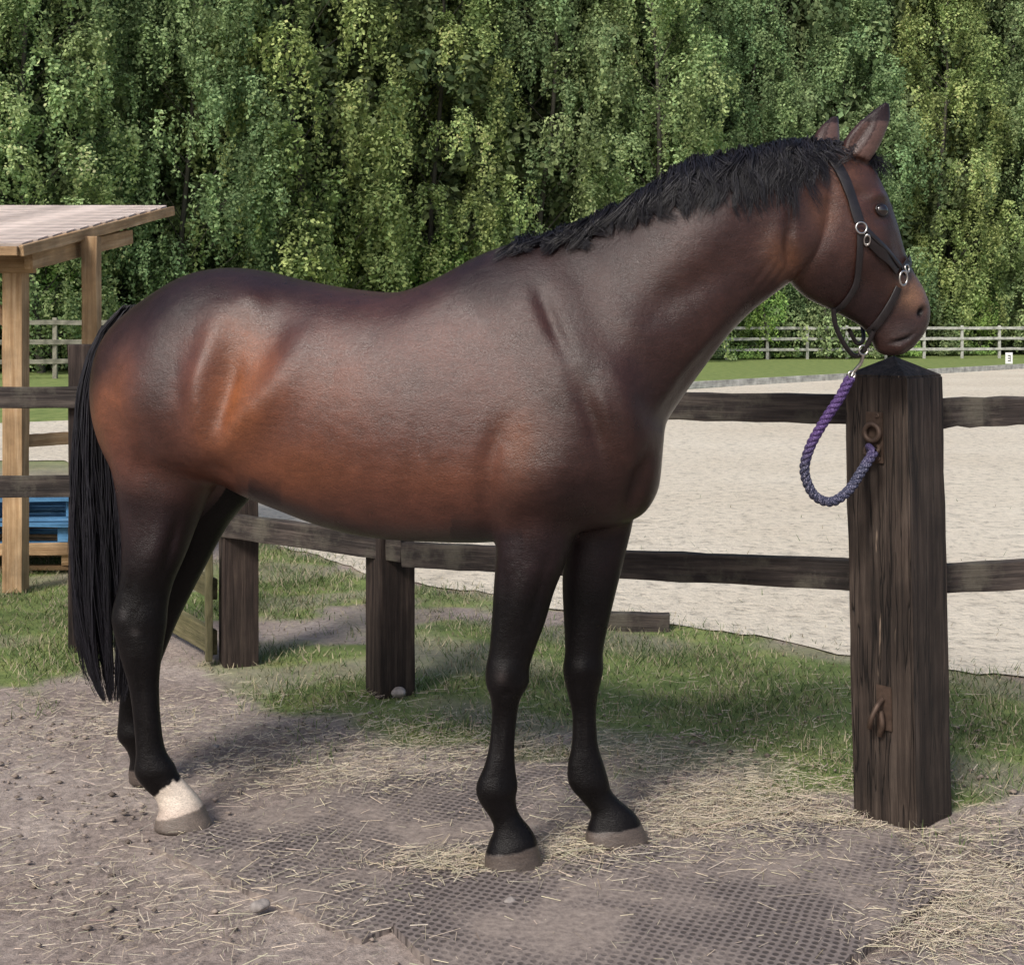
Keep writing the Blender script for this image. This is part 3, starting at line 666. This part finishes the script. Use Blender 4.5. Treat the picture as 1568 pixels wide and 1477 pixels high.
n1=noise(nt,1.6,8,O,.65); r1=ramp(nt,n1.outputs['Fac'],[(.3,(.215,.168,.145)),(.5,(.32,.263,.23)),(.7,(.43,.365,.318))])
n2=noise(nt,38,6,O,.75); r2=ramp(nt,n2.outputs['Fac'],[(.3,(.5,)*3),(.5,(.95,)*3),(.68,(1.3,)*3)])
cd=mix(nt,1.0,r1.outputs[0],r2.outputs[0],'MULTIPLY')
vo=N(nt,'ShaderNodeTexVoronoi'); vo.inputs['Scale'].default_value=55; nt.links.new(O,vo.inputs['Vector'])
rv=ramp(nt,vo.outputs['Distance'],[(.10,(1,1,1)),(.2,(0,0,0))]); n5=noise(nt,7,3,O); rv2=ramp(nt,n5.outputs['Fac'],[(.5,(0,0,0)),(.62,(.7,)*3)])
pv=mix(nt,1.0,rv.outputs[0],rv2.outputs[0],'MULTIPLY'); cd=mix(nt,pv,cd,(.42,.38,.35))
n3=noise(nt,4,7,O,.7); rg=ramp(nt,n3.outputs['Fac'],[(.3,(.09,.13,.04)),(.5,(.18,.235,.075)),(.7,(.28,.30,.11))])
at=N(nt,'ShaderNodeAttribute',attribute_name='Grass')
mt=N(nt,'ShaderNodeMath',operation='MULTIPLY_ADD'); mt.inputs[1].default_value=1.3; nt.links.new(at.outputs['Fac'],mt.inputs[0])
m2=N(nt,'ShaderNodeMath',operation='MULTIPLY_ADD'); m2.inputs[1].default_value=.9; m2.inputs[2].default_value=-.6; nt.links.new(n2.outputs['Fac'],m2.inputs[0]); nt.links.new(m2.outputs[0],mt.inputs[2])
mt.use_clamp=True
nt.links.new(mix(nt,mt.outputs[0],cd,rg.outputs[0]),b.inputs['Base Color'])
ng=noise(nt,90,5,O,.7); aa=N(nt,'ShaderNodeMath',operation='ADD'); nt.links.new(ng.outputs['Fac'],aa.inputs[0]); nt.links.new(n2.outputs['Fac'],aa.inputs[1]); bump(nt,b,aa.outputs[0],.65,.011)
obj('ground',me,M_ground)
# arena
ap=np.array([G(*p) for p in [(-400,705),(100,706),(250,755),(395,822),(560,878),(760,915),(930,948),(1100,968),(1300,1000),(1568,1042),(1900,1090),(2600,1100)]])
ap2=[G(3000,553),G(1700,556),G(1568,561),G(1060,596),G(700,620),G(0,648),G(-400,655)]
sl=np.concatenate([[0],np.cumsum(np.linalg.norm(np.diff(ap,axis=0),axis=1))]); st=np.arange(0,sl[-1],.09)
ax_=np.interp(st,sl,ap[:,0]); ay_=np.interp(st,sl,ap[:,1])+.05*np.sin(st*4.3)+.03*np.sin(st*11+1)+.018*np.sin(st*29)
pts=list(zip(ax_,ay_))+[tuple(p) for p in ap2]
bm=bmesh.new(); vs=[bm.verts.new((p[0],p[1],.004)) for p in pts]; fc=bm.faces.new(vs); fc.normal_update()
if fc.normal.z<0: fc.normal_flip()
bmesh.ops.triangulate(bm,faces=bm.faces); me=bpy.data.meshes.new('arena_sand'); bm.to_mesh(me); bm.free()
M_sand,nt,b=base_mat('arena_sand',.95,.15); tc=N(nt,'ShaderNodeTexCoord'); O=tc.outputs['Object']
n1=noise(nt,.35,5,O,.6); r1=ramp(nt,n1.outputs['Fac'],[(.3,(.60,.53,.42)),(.7,(.69,.63,.52))])
n2=noise(nt,11,5,O,.8); r2=ramp(nt,n2.outputs['Fac'],[(.34,(.5,)*3),(.47,(.95,)*3),(.7,(1.12,)*3)])
vh=N(nt,'ShaderNodeTexVoronoi'); vh.inputs['Scale'].default_value=3.6; vh.feature='SMOOTH_F1'; nd=noise(nt,5,3,O); dv=N(nt,'ShaderNodeMixRGB'); dv.inputs[0].default_value=.12; nt.links.new(O,dv.inputs[1]); nt.links.new(nd.outputs['Color'],dv.inputs[2]); nt.links.new(dv.outputs[0],vh.inputs['Vector'])
rh=ramp(nt,vh.outputs['Distance'],[(.05,(.82,)*3),(.25,(1.03,)*3)])
c=mix(nt,1.0,mix(nt,1.0,r1.outputs[0],r2.outputs[0],'MULTIPLY'),rh.outputs[0],'MULTIPLY')
nt.links.new(c,b.inputs['Base Color'])
am=N(nt,'ShaderNodeMath',operation='ADD'); nt.links.new(n2.outputs['Fac'],am.inputs[0]); nt.links.new(rh.outputs[0],am.inputs[1]); bump(nt,b,am.outputs[0],.8,.045)
obj('arena_sand',me,M_sand)
# loose sand scattered over the grassy edge, and tufts creeping in, come from the particle meshes below
e0=G(1040,597);e1=G(1750,553.5); beam('arena_kickboard',(e0[0],e0[1]+.1,.06),(e1[0],e1[1]+.1,.06),.04,.22,M_grey,None,seg=20)

# mats
M_mat,nt,b=base_mat('rubber_mat',.8,.25); tc=N(nt,'ShaderNodeTexCoord'); mp=N(nt,'ShaderNodeMapping'); mp.inputs['Rotation'].default_value=(0,0,.42); nt.links.new(tc.outputs['Object'],mp.inputs['Vector'])
sx=N(nt,'ShaderNodeMapping'); sx.inputs['Scale'].default_value=(1,1,0); nt.links.new(mp.outputs[0],sx.inputs['Vector'])
wob=noise(nt,3,2,sx.outputs[0]); wm_=N(nt,'ShaderNodeMixRGB'); wm_.inputs[0].default_value=.03; nt.links.new(sx.outputs[0],wm_.inputs[1]); nt.links.new(wob.outputs['Color'],wm_.inputs[2])
vo=N(nt,'ShaderNodeTexVoronoi'); vo.voronoi_dimensions='2D'; vo.inputs['Randomness'].default_value=0.08; vo.inputs['Scale'].default_value=46; nt.links.new(wm_.outputs[0],vo.inputs['Vector'])
hole=ramp(nt,vo.outputs['Distance'],[(.24,(1,1,1)),(.40,(0,0,0))])
n1=noise(nt,2.5,7,tc.outputs['Object'],.65); dirt=ramp(nt,n1.outputs['Fac'],[(.43,(.85,)*3),(.60,(.03,)*3)])
hm_=mix(nt,1.0,hole.outputs[0],dirt.outputs[0],'MULTIPLY')
n2=noise(nt,50,5,tc.outputs['Object'],.7); cb=ramp(nt,n2.outputs['Fac'],[(.3,(.12,.10,.095)),(.7,(.21,.178,.165))])
cdirt=ramp(nt,n2.outputs['Fac'],[(.3,(.17,.138,.122)),(.7,(.34,.285,.245))])
c=mix(nt,dirt.outputs[0],cdirt.outputs[0],cb.outputs[0]); c=mix(nt,hm_,c,(.055,.045,.041)); nt.links.new(c,b.inputs['Base Color'])
iv=N(nt,'ShaderNodeMath',operation='MULTIPLY_ADD'); iv.inputs[1].default_value=-1.2; nt.links.new(hm_,iv.inputs[0]); nt.links.new(n2.outputs['Fac'],iv.inputs[2]); bump(nt,b,iv.outputs[0],.6,.005)
def mat(name,pl,top):
    P=[G(*p) for p in pl]; Q=[]
    for i in range(len(P)):
        for t in np.arange(0,1,.1):
            q=P[i]*(1-t)+P[(i+1)%len(P)]*t; Q.append(q+rng.normal(0,.003,2))
    bm=bmesh.new(); tv=[bm.verts.new((q[0],q[1],top)) for q in Q]; bv=[bm.verts.new((q[0],q[1],-.01)) for q in Q]; n=len(Q)
    bm.faces.new(tv)
    for i in range(n): bm.faces.new((tv[i],bv[i],bv[(i+1)%n],tv[(i+1)%n]))
    bmesh.ops.recalc_face_normals(bm,faces=bm.faces); bmesh.ops.triangulate(bm,faces=[f for f in bm.faces if len(f.verts)>4])
    me=bpy.data.meshes.new(name); bm.to_mesh(me); bm.free(); return obj(name,me,M_mat)
mat('rubber_mat',[(225,1297),(555,1444),(660,1395),(985,1290),(880,1168),(560,1192)],.008)
mat('rubber_mat',[(600,1425),(740,1345),(1000,1300),(1190,1262),(1365,1280),(1445,1372),(1300,1477),(1150,1600),(720,1540)],.018)
mat('rubber_mat',[(1486,1300),(1568,1270),(1800,1290),(1700,1370),(1570,1338)],.012)
mat('rubber_mat',[(1330,1482),(1480,1440),(1750,1425),(1800,1600),(1400,1600)],.012)

# ---------------------------------------------------------------- grass blades
def quads(name,c,d,wv,cols,mat,tip=.2):
    n=len(c); V=np.stack([c-wv,c+wv,c+d*.6+wv*.7,c+d*.6-wv*.7,c+d+wv*tip,c+d-wv*tip],1)
    i=np.arange(n)[:,None]*6; f=np.concatenate([i+np.array([0,1,2,3]),i+np.array([3,2,4,5])],0)
    me=new_mesh(name,V.reshape(-1,3),f,4); add_color(me,'Col',np.repeat(cols,6,0)); return obj(name,me,mat)
n=440000; X=rng.uniform(-4.5,4,n); Y=3.6+rng.random(n)**1.2*9; Wt=grassw(X,Y,.08,6)
patch=.5+.5*np.sin(X*5+2*np.sin(Y*3.1))*np.sin(Y*4.3+X*2)
inar=inpoly(X,Y,[tuple(p) for p in pts])
edge_in=inar&~inpoly(X,Y+.0,[(p[0],p[1]+.22) for p in pts[:len(ax_)]]+[tuple(p) for p in ap2])
post_free=((X-c0[0])**2+(Y-c0[1])**2>.02)
keep=(rng.random(n)<np.where(inar,np.where(edge_in,.10,.0015),Wt*(.25+.55*patch)))&post_free&(np.abs(X)<Y*.42+.2); X=X[keep];Y=Y[keep];patch=patch[keep]; n=len(X)
h=rng.uniform(.012,.042,n)*(.5+.7*patch)*(1+.03*(Y-4)); a_=rng.uniform(0,6.28,n); ln=rng.uniform(.2,1.8,n)
c=np.stack([X,Y,np.full(n,-.004)],1); d=np.stack([np.cos(a_)*ln*h,np.sin(a_)*ln*h,h],1); b2=a_+rng.uniform(1,2,n)
wd=rng.uniform(.001,.0022,n)*(1+.1*(Y-4)); wv=np.stack([np.cos(b2)*wd,np.sin(b2)*wd,np.zeros(n)],1)
g1=np.array([.055,.095,.034]);g2=np.array([.14,.175,.075]);g3=np.array([.38,.33,.22]); u=rng.random(n)[:,None]; cols=g1*(1-u)+g2*u
dry=(rng.random(n)<.26+.38*(1-patch))[:,None]; cols=np.where(dry,g3*rng.uniform(.5,1.1,(n,1)),cols)
quads('grass',c,d,wv,cols,M_grass)
def straw_pts(cx,cy,sx_,sy_,n): 
    p=np.stack([rng.normal(cx,sx_,n),rng.normal(cy,sy_,n)],1); p=p[(p[:,1]>1060)]; D=F*CH/(p[:,1]-HZ); return np.stack([(p[:,0]-CX)*D/F,D],1)
SP=np.concatenate([straw_pts(1120,1270,90,35,4600),straw_pts(1480,1370,80,50,3400),straw_pts(720,1325,80,12,1500),straw_pts(890,1305,60,24,1700),straw_pts(1100,1215,120,26,2800),straw_pts(1350,1262,120,14,1600),
  straw_pts(480,1190,120,18,1600),straw_pts(230,1380,200,60,1500),straw_pts(150,1110,180,40,2400),straw_pts(800,1150,200,16,2400),straw_pts(600,1130,200,30,1800),np.stack([rng.uniform(-1.8,1.8,4600),rng.uniform(2.7,5.4,4600)],1),straw_pts(1440,1440,90,25,900)])
SP=SP[(np.hypot(SP[:,0]-c0[0],SP[:,1]-c0[1])>.16)]
n=len(SP); L=rng.gamma(2.2,.014,n)+.006; a_=rng.uniform(0,6.28,n); tilt=rng.normal(0,.08,n)
z0=rng.uniform(.008,.021,n); c=np.stack([SP[:,0],SP[:,1],z0],1); d=np.stack([np.cos(a_)*L,np.sin(a_)*L,np.abs(tilt)*L],1)
wd=rng.uniform(.0004,.0011,n); wv=np.stack([-np.sin(a_)*wd,np.cos(a_)*wd,wd*.5],1)
cols=np.array([.60,.52,.39])*rng.uniform(.5,1.1,(n,1))+rng.normal(0,.015,(n,3)); quads('straw',c,d,wv,np.clip(cols,.02,.9),M_straw,.8)
n=7000; X=rng.uniform(-1.9,1.9,n); Y=rng.uniform(2.75,4.9,n); cl_=(np.sin(X*6+Y*3)*np.sin(Y*7-X*2)+rng.normal(0,.6,n))>.05; cl_&=~((X>-.9)&(X<.9)&(Y<3.9)&(rng.random(n)<.75)); X=X[cl_];Y=Y[cl_]; n=len(X)
r_=rng.gamma(2.0,.0017,n)+.001; O8=np.array([(1,0,0),(-1,0,0),(0,1,0),(0,-1,0),(0,0,1),(0,0,-1)],float); V=np.stack([X,Y,r_*.3],1)[:,None,:]+O8[None]*(r_[:,None,None]*rng.uniform(.6,1.4,(n,6,1))*np.array([1.2,1,.6]))
fc=np.array([(0,2,4),(2,1,4),(1,3,4),(3,0,4),(2,0,5),(1,2,5),(3,1,5),(0,3,5)]); f=(np.arange(n)[:,None,None]*6+fc[None]).reshape(-1,3)
me=new_mesh('dirt_clods',V.reshape(-1,3),f,3); add_color(me,'Col',np.repeat(np.array([.27,.22,.185])*rng.uniform(.45,1.3,(n,1)),6,0)); obj('dirt_clods',me,M_clod)
for (a_,b_,r) in ((398,1397,.022),(780,1389,.014),(610,1068,.03),(150,1330,.008),(560,1385,.008),(1060,1400,.007),(330,1150,.012)):
    g=G(a_,b_); bm=bmesh.new(); bmesh.ops.create_icosphere(bm,subdivisions=3,radius=r)
    o_=random.random()*9
    for v in bm.verts: v.co*=1+.22*math.sin(v.co.x/r*2.3+o_)*math.sin(v.co.y/r*2.9+o_)+.05*random.random(); 
    for v in bm.verts: v.co.z*=.6
    me=bpy.data.meshes.new('stone'); bm.to_mesh(me); bm.free(); o=obj('stone',me,M_stone); o.location=(g[0],g[1],.012+r*.3)

# ================================================================ TREES
def tree(seed,H,R,nc,low=.6,leaf=.075,hang=7,per=75,top=22,mat=None,dim=1.0,tint=(1,1,1)):
    r=np.random.default_rng(seed)
    hh=low+(min(H,top)-low)*(np.arange(nc)+r.random(nc))/nc; fr=hh/H
    prof=R*np.clip(np.sin(np.pi*np.clip(fr*.85+.13,0,1)**.8),.15,1)
    ang=r.uniform(0,6.28,nc); rad=prof*np.sqrt(r.uniform(.25,1.0,nc))
    C=np.stack([np.cos(ang)*rad,np.sin(ang)*rad,hh],1); cw=r.uniform(.5,1.15,nc); cb=r.uniform(.7,1.35,nc); yel=r.uniform(0,1,nc)
    m=nc*hang; kc=np.repeat(np.arange(nc),hang)
    ta=r.uniform(0,6.28,m); tr=np.sqrt(r.random(m))*cw[kc]; start=C[kc]+np.stack([np.cos(ta)*tr,np.sin(ta)*tr,.55*cw[kc]-.7*tr**2/cw[kc]],1)
    Lh=r.uniform(.7,2.6,m); tb=r.uniform(.8,1.2,m)
    n=m*per; k=np.repeat(np.arange(m),per); t=r.random(n)**1.2
    sw=.15*(1.1-t*.85)+.02; lx=r.normal(0,.14,m); ly=r.normal(0,.14,m)
    P=start[k]+np.stack([r.normal(0,1,n)*sw+.2*t*np.cos(ta[k])+lx[k]*t,r.normal(0,1,n)*sw+.2*t*np.sin(ta[k])+ly[k]*t,-t*Lh[k]],1)
    P[:,2]=np.maximum(P[:,2],.1+.2*r.random(n))
    outd=P-(C[kc[k]]-np.array([0,0,.5])); outd/=np.linalg.norm(outd,axis=1,keepdims=True)
    nrm=outd*.8+np.array([0,-.1,.25])+r.normal(0,.5,(n,3)); nrm/=np.linalg.norm(nrm,axis=1,keepdims=True)
    A=np.cross(nrm,r.normal(0,1,(n,3))); A/=np.linalg.norm(A,axis=1,keepdims=True); Bv=np.cross(nrm,A)
    s=(leaf*r.uniform(.6,1.35,n))[:,None]; V=np.stack([P-A*s,P+Bv*s*.65,P+A*s,P-Bv*s*.65],1).reshape(-1,3)
    c1=np.array([.18,.27,.13]);c2=np.array([.40,.47,.22]); kk=kc[k]; y=np.clip(yel[kk]*.6+r.normal(.1,.2,n),0,1)[:,None]; cl=dim*np.array(tint)*(c1*(1-y)+c2*y)*(cb[kk]*tb[k])[:,None]*r.uniform(.7,1.3,(n,1))
    me=new_mesh('leaves',V,np.arange(n*4),4); add_color(me,'Col',np.repeat(np.clip(cl,0,.65),4,0)); me.materials.append(mat or M_leaf)
    K=12; zz=np.linspace(0,H,K); P=[np.stack([.45*np.sin(zz*.25+seed),.4*np.cos(zz*.3+seed),zz],1)]; Rr=[.15*(1-zz/H)+.012]
    for i in range(0,nc,3):
        q=np.linspace(0,1,K)[:,None]; z=max(.5,C[i,2]-1.2*rad[i]*.6-.5); s0=np.array([.45*math.sin(z*.25+seed),.4*math.cos(z*.3+seed),z]); e1=C[i]+np.array([0,0,.2])
        mid=(s0+e1)/2+np.array([0,0,.4]); P.append((1-q)**2*s0+2*q*(1-q)*mid+q*q*e1); Rr.append((.024*(1-q)+.005)[:,0])
    wm=tubes('wood',np.array(P),np.array(Rr),5); wm.materials.append(M_bark)
    return me,wm
variants=[tree(11,23,3.9,165),tree(12,25,3.6,150,tint=(1.1,1.05,.88),low=2.2),tree(13,21,4.2,170,dim=.88,tint=(.92,1,1.0)),tree(14,24,3.4,150,dim=1.1,tint=(1,1,.95),low=1.5)]
backv=[tree(21,24,4.2,100,leaf=.15,per=34,mat=M_backleaf,dim=.6),tree(22,26,4.4,100,leaf=.15,per=34,mat=M_backleaf,dim=.5)]
shrub=[tree(31,4.5,2.2,18,.3,.07,7,70,tint=(.95,1.1,.7)),tree(32,3.6,2.4,16,.3,.07,7,70,dim=.8)]
def place(name,v,x,y,s,rz,parent=None):
    e=empty(name) ; e.location=(x,y,0); e.scale=(s,s,s*random.uniform(.95,1.08)); e.rotation_euler=(0,0,rz)
    if parent: e.parent=parent
    for nm,m in (('leaves',v[0]),('trunk_and_limbs',v[1])):
        o=bpy.data.objects.new(nm,m); col.objects.link(o); o.parent=e
def TL(x): return 42+(x+16)*.62
x=-20.0;i=0
while x<34:
    place('birch_tree',variants[(i*3+i//4)%4],x+random.uniform(-.6,.6),TL(x)+(random.uniform(-1.5,2.5) if x<0 else random.uniform(-3,2.5)),random.uniform(.85,1.15),random.uniform(0,6.28)); x+=random.uniform(3.5,4.7)*(1+(x+22)*.006); i+=1
bg=empty('distant_trees')
for row,off in enumerate((5.5,11)):
    x=-26.0+row
    while x<46:
        place('background_birch',backv[i%2],x,TL(x)+off+random.uniform(-1.5,1.5),random.uniform(1.0,1.25),random.uniform(0,6.28),bg); x+=random.uniform(4.2,5.4); i+=1
un=empty('undergrowth')
x=-22.0
while x<36:
    place('shrub',shrub[i%2],x,TL(x)+random.uniform(-1.0,2.0),random.uniform(.7,1.15),random.uniform(0,6.28),un); i+=1; x+=random.uniform(2.6,3.8)
fx=np.linspace(-70,110,180); fz=np.linspace(-.5,40,44); FX,FZ=np.meshgrid(fx,fz)
FY=TL(FX)+24+1.8*np.sin(FX*.9+FZ*.6)*np.sin(FZ*.8+1)+1.2*np.sin(FX*2.3)*np.sin(FZ*1.9+FX)+rng.normal(0,.5,FX.shape)
FZ2=FZ*(1+.08*np.sin(FX*.7)+.05*np.sin(FX*1.9)); idf=np.arange(FX.size).reshape(FX.shape)
ff=np.stack([idf[:-1,:-1],idf[:-1,1:],idf[1:,1:],idf[1:,:-1]],-1).reshape(-1,4)
M_wood,nt,b=base_mat('woodland_foliage',1,.05); tc=N(nt,'ShaderNodeTexCoord'); nw=noise(nt,2.2,8,tc.outputs['Object'],.8); rw=ramp(nt,nw.outputs['Fac'],[(.35,(.008,.014,.008)),(.55,(.035,.06,.028)),(.7,(.10,.14,.06))]); nt.links.new(rw.outputs[0],b.inputs['Base Color']); bump(nt,b,nw.outputs['Fac'],1,.6)
obj('woodland',new_mesh('woodland',np.stack([FX,FY,FZ2],-1).reshape(-1,3),ff,4),M_wood)

# ================================================================ LIGHT / WORLD / CAMERA
wld=bpy.data.worlds.new("World"); scene.world=wld; wld.use_nodes=True; nt=wld.node_tree
sky=nt.nodes.new('ShaderNodeTexSky'); sky.sky_type='NISHITA'; sky.sun_disc=False
EL=math.radians(43); AZ=math.radians(208)
sky.sun_elevation=EL; sky.sun_rotation=AZ; sky.dust_density=3.0; sky.air_density=1.0; sky.ozone_density=1.0
bgn=nt.nodes['Background']; bgn.inputs['Strength'].default_value=.15; nt.links.new(sky.outputs[0],bgn.inputs['Color'])
sd=bpy.data.lights.new('sun','SUN'); sd.energy=3.3; sd.angle=math.radians(14); sd.color=(1,.95,.89); so=bpy.data.objects.new('sun',sd); col.objects.link(so)
dirv=Vector((math.sin(AZ)*math.cos(EL),math.cos(AZ)*math.cos(EL),math.sin(EL))); so.rotation_euler=dirv.to_track_quat('Z','Y').to_euler(); so.location=dirv*20
cam=bpy.data.cameras.new('camera'); co_=bpy.data.objects.new('camera',cam); col.objects.link(co_); co_.location=(0,0,CH); co_.rotation_euler=(math.pi/2,0,0)
cam.sensor_width=36; cam.lens=36*F/1568; cam.shift_y=-238.5/1568; cam.clip_end=3000; cam.clip_start=.05; scene.camera=co_
scene.view_settings.view_transform='Standard'; scene.view_settings.look='None'; scene.view_settings.exposure=0
print('verts body',nv)
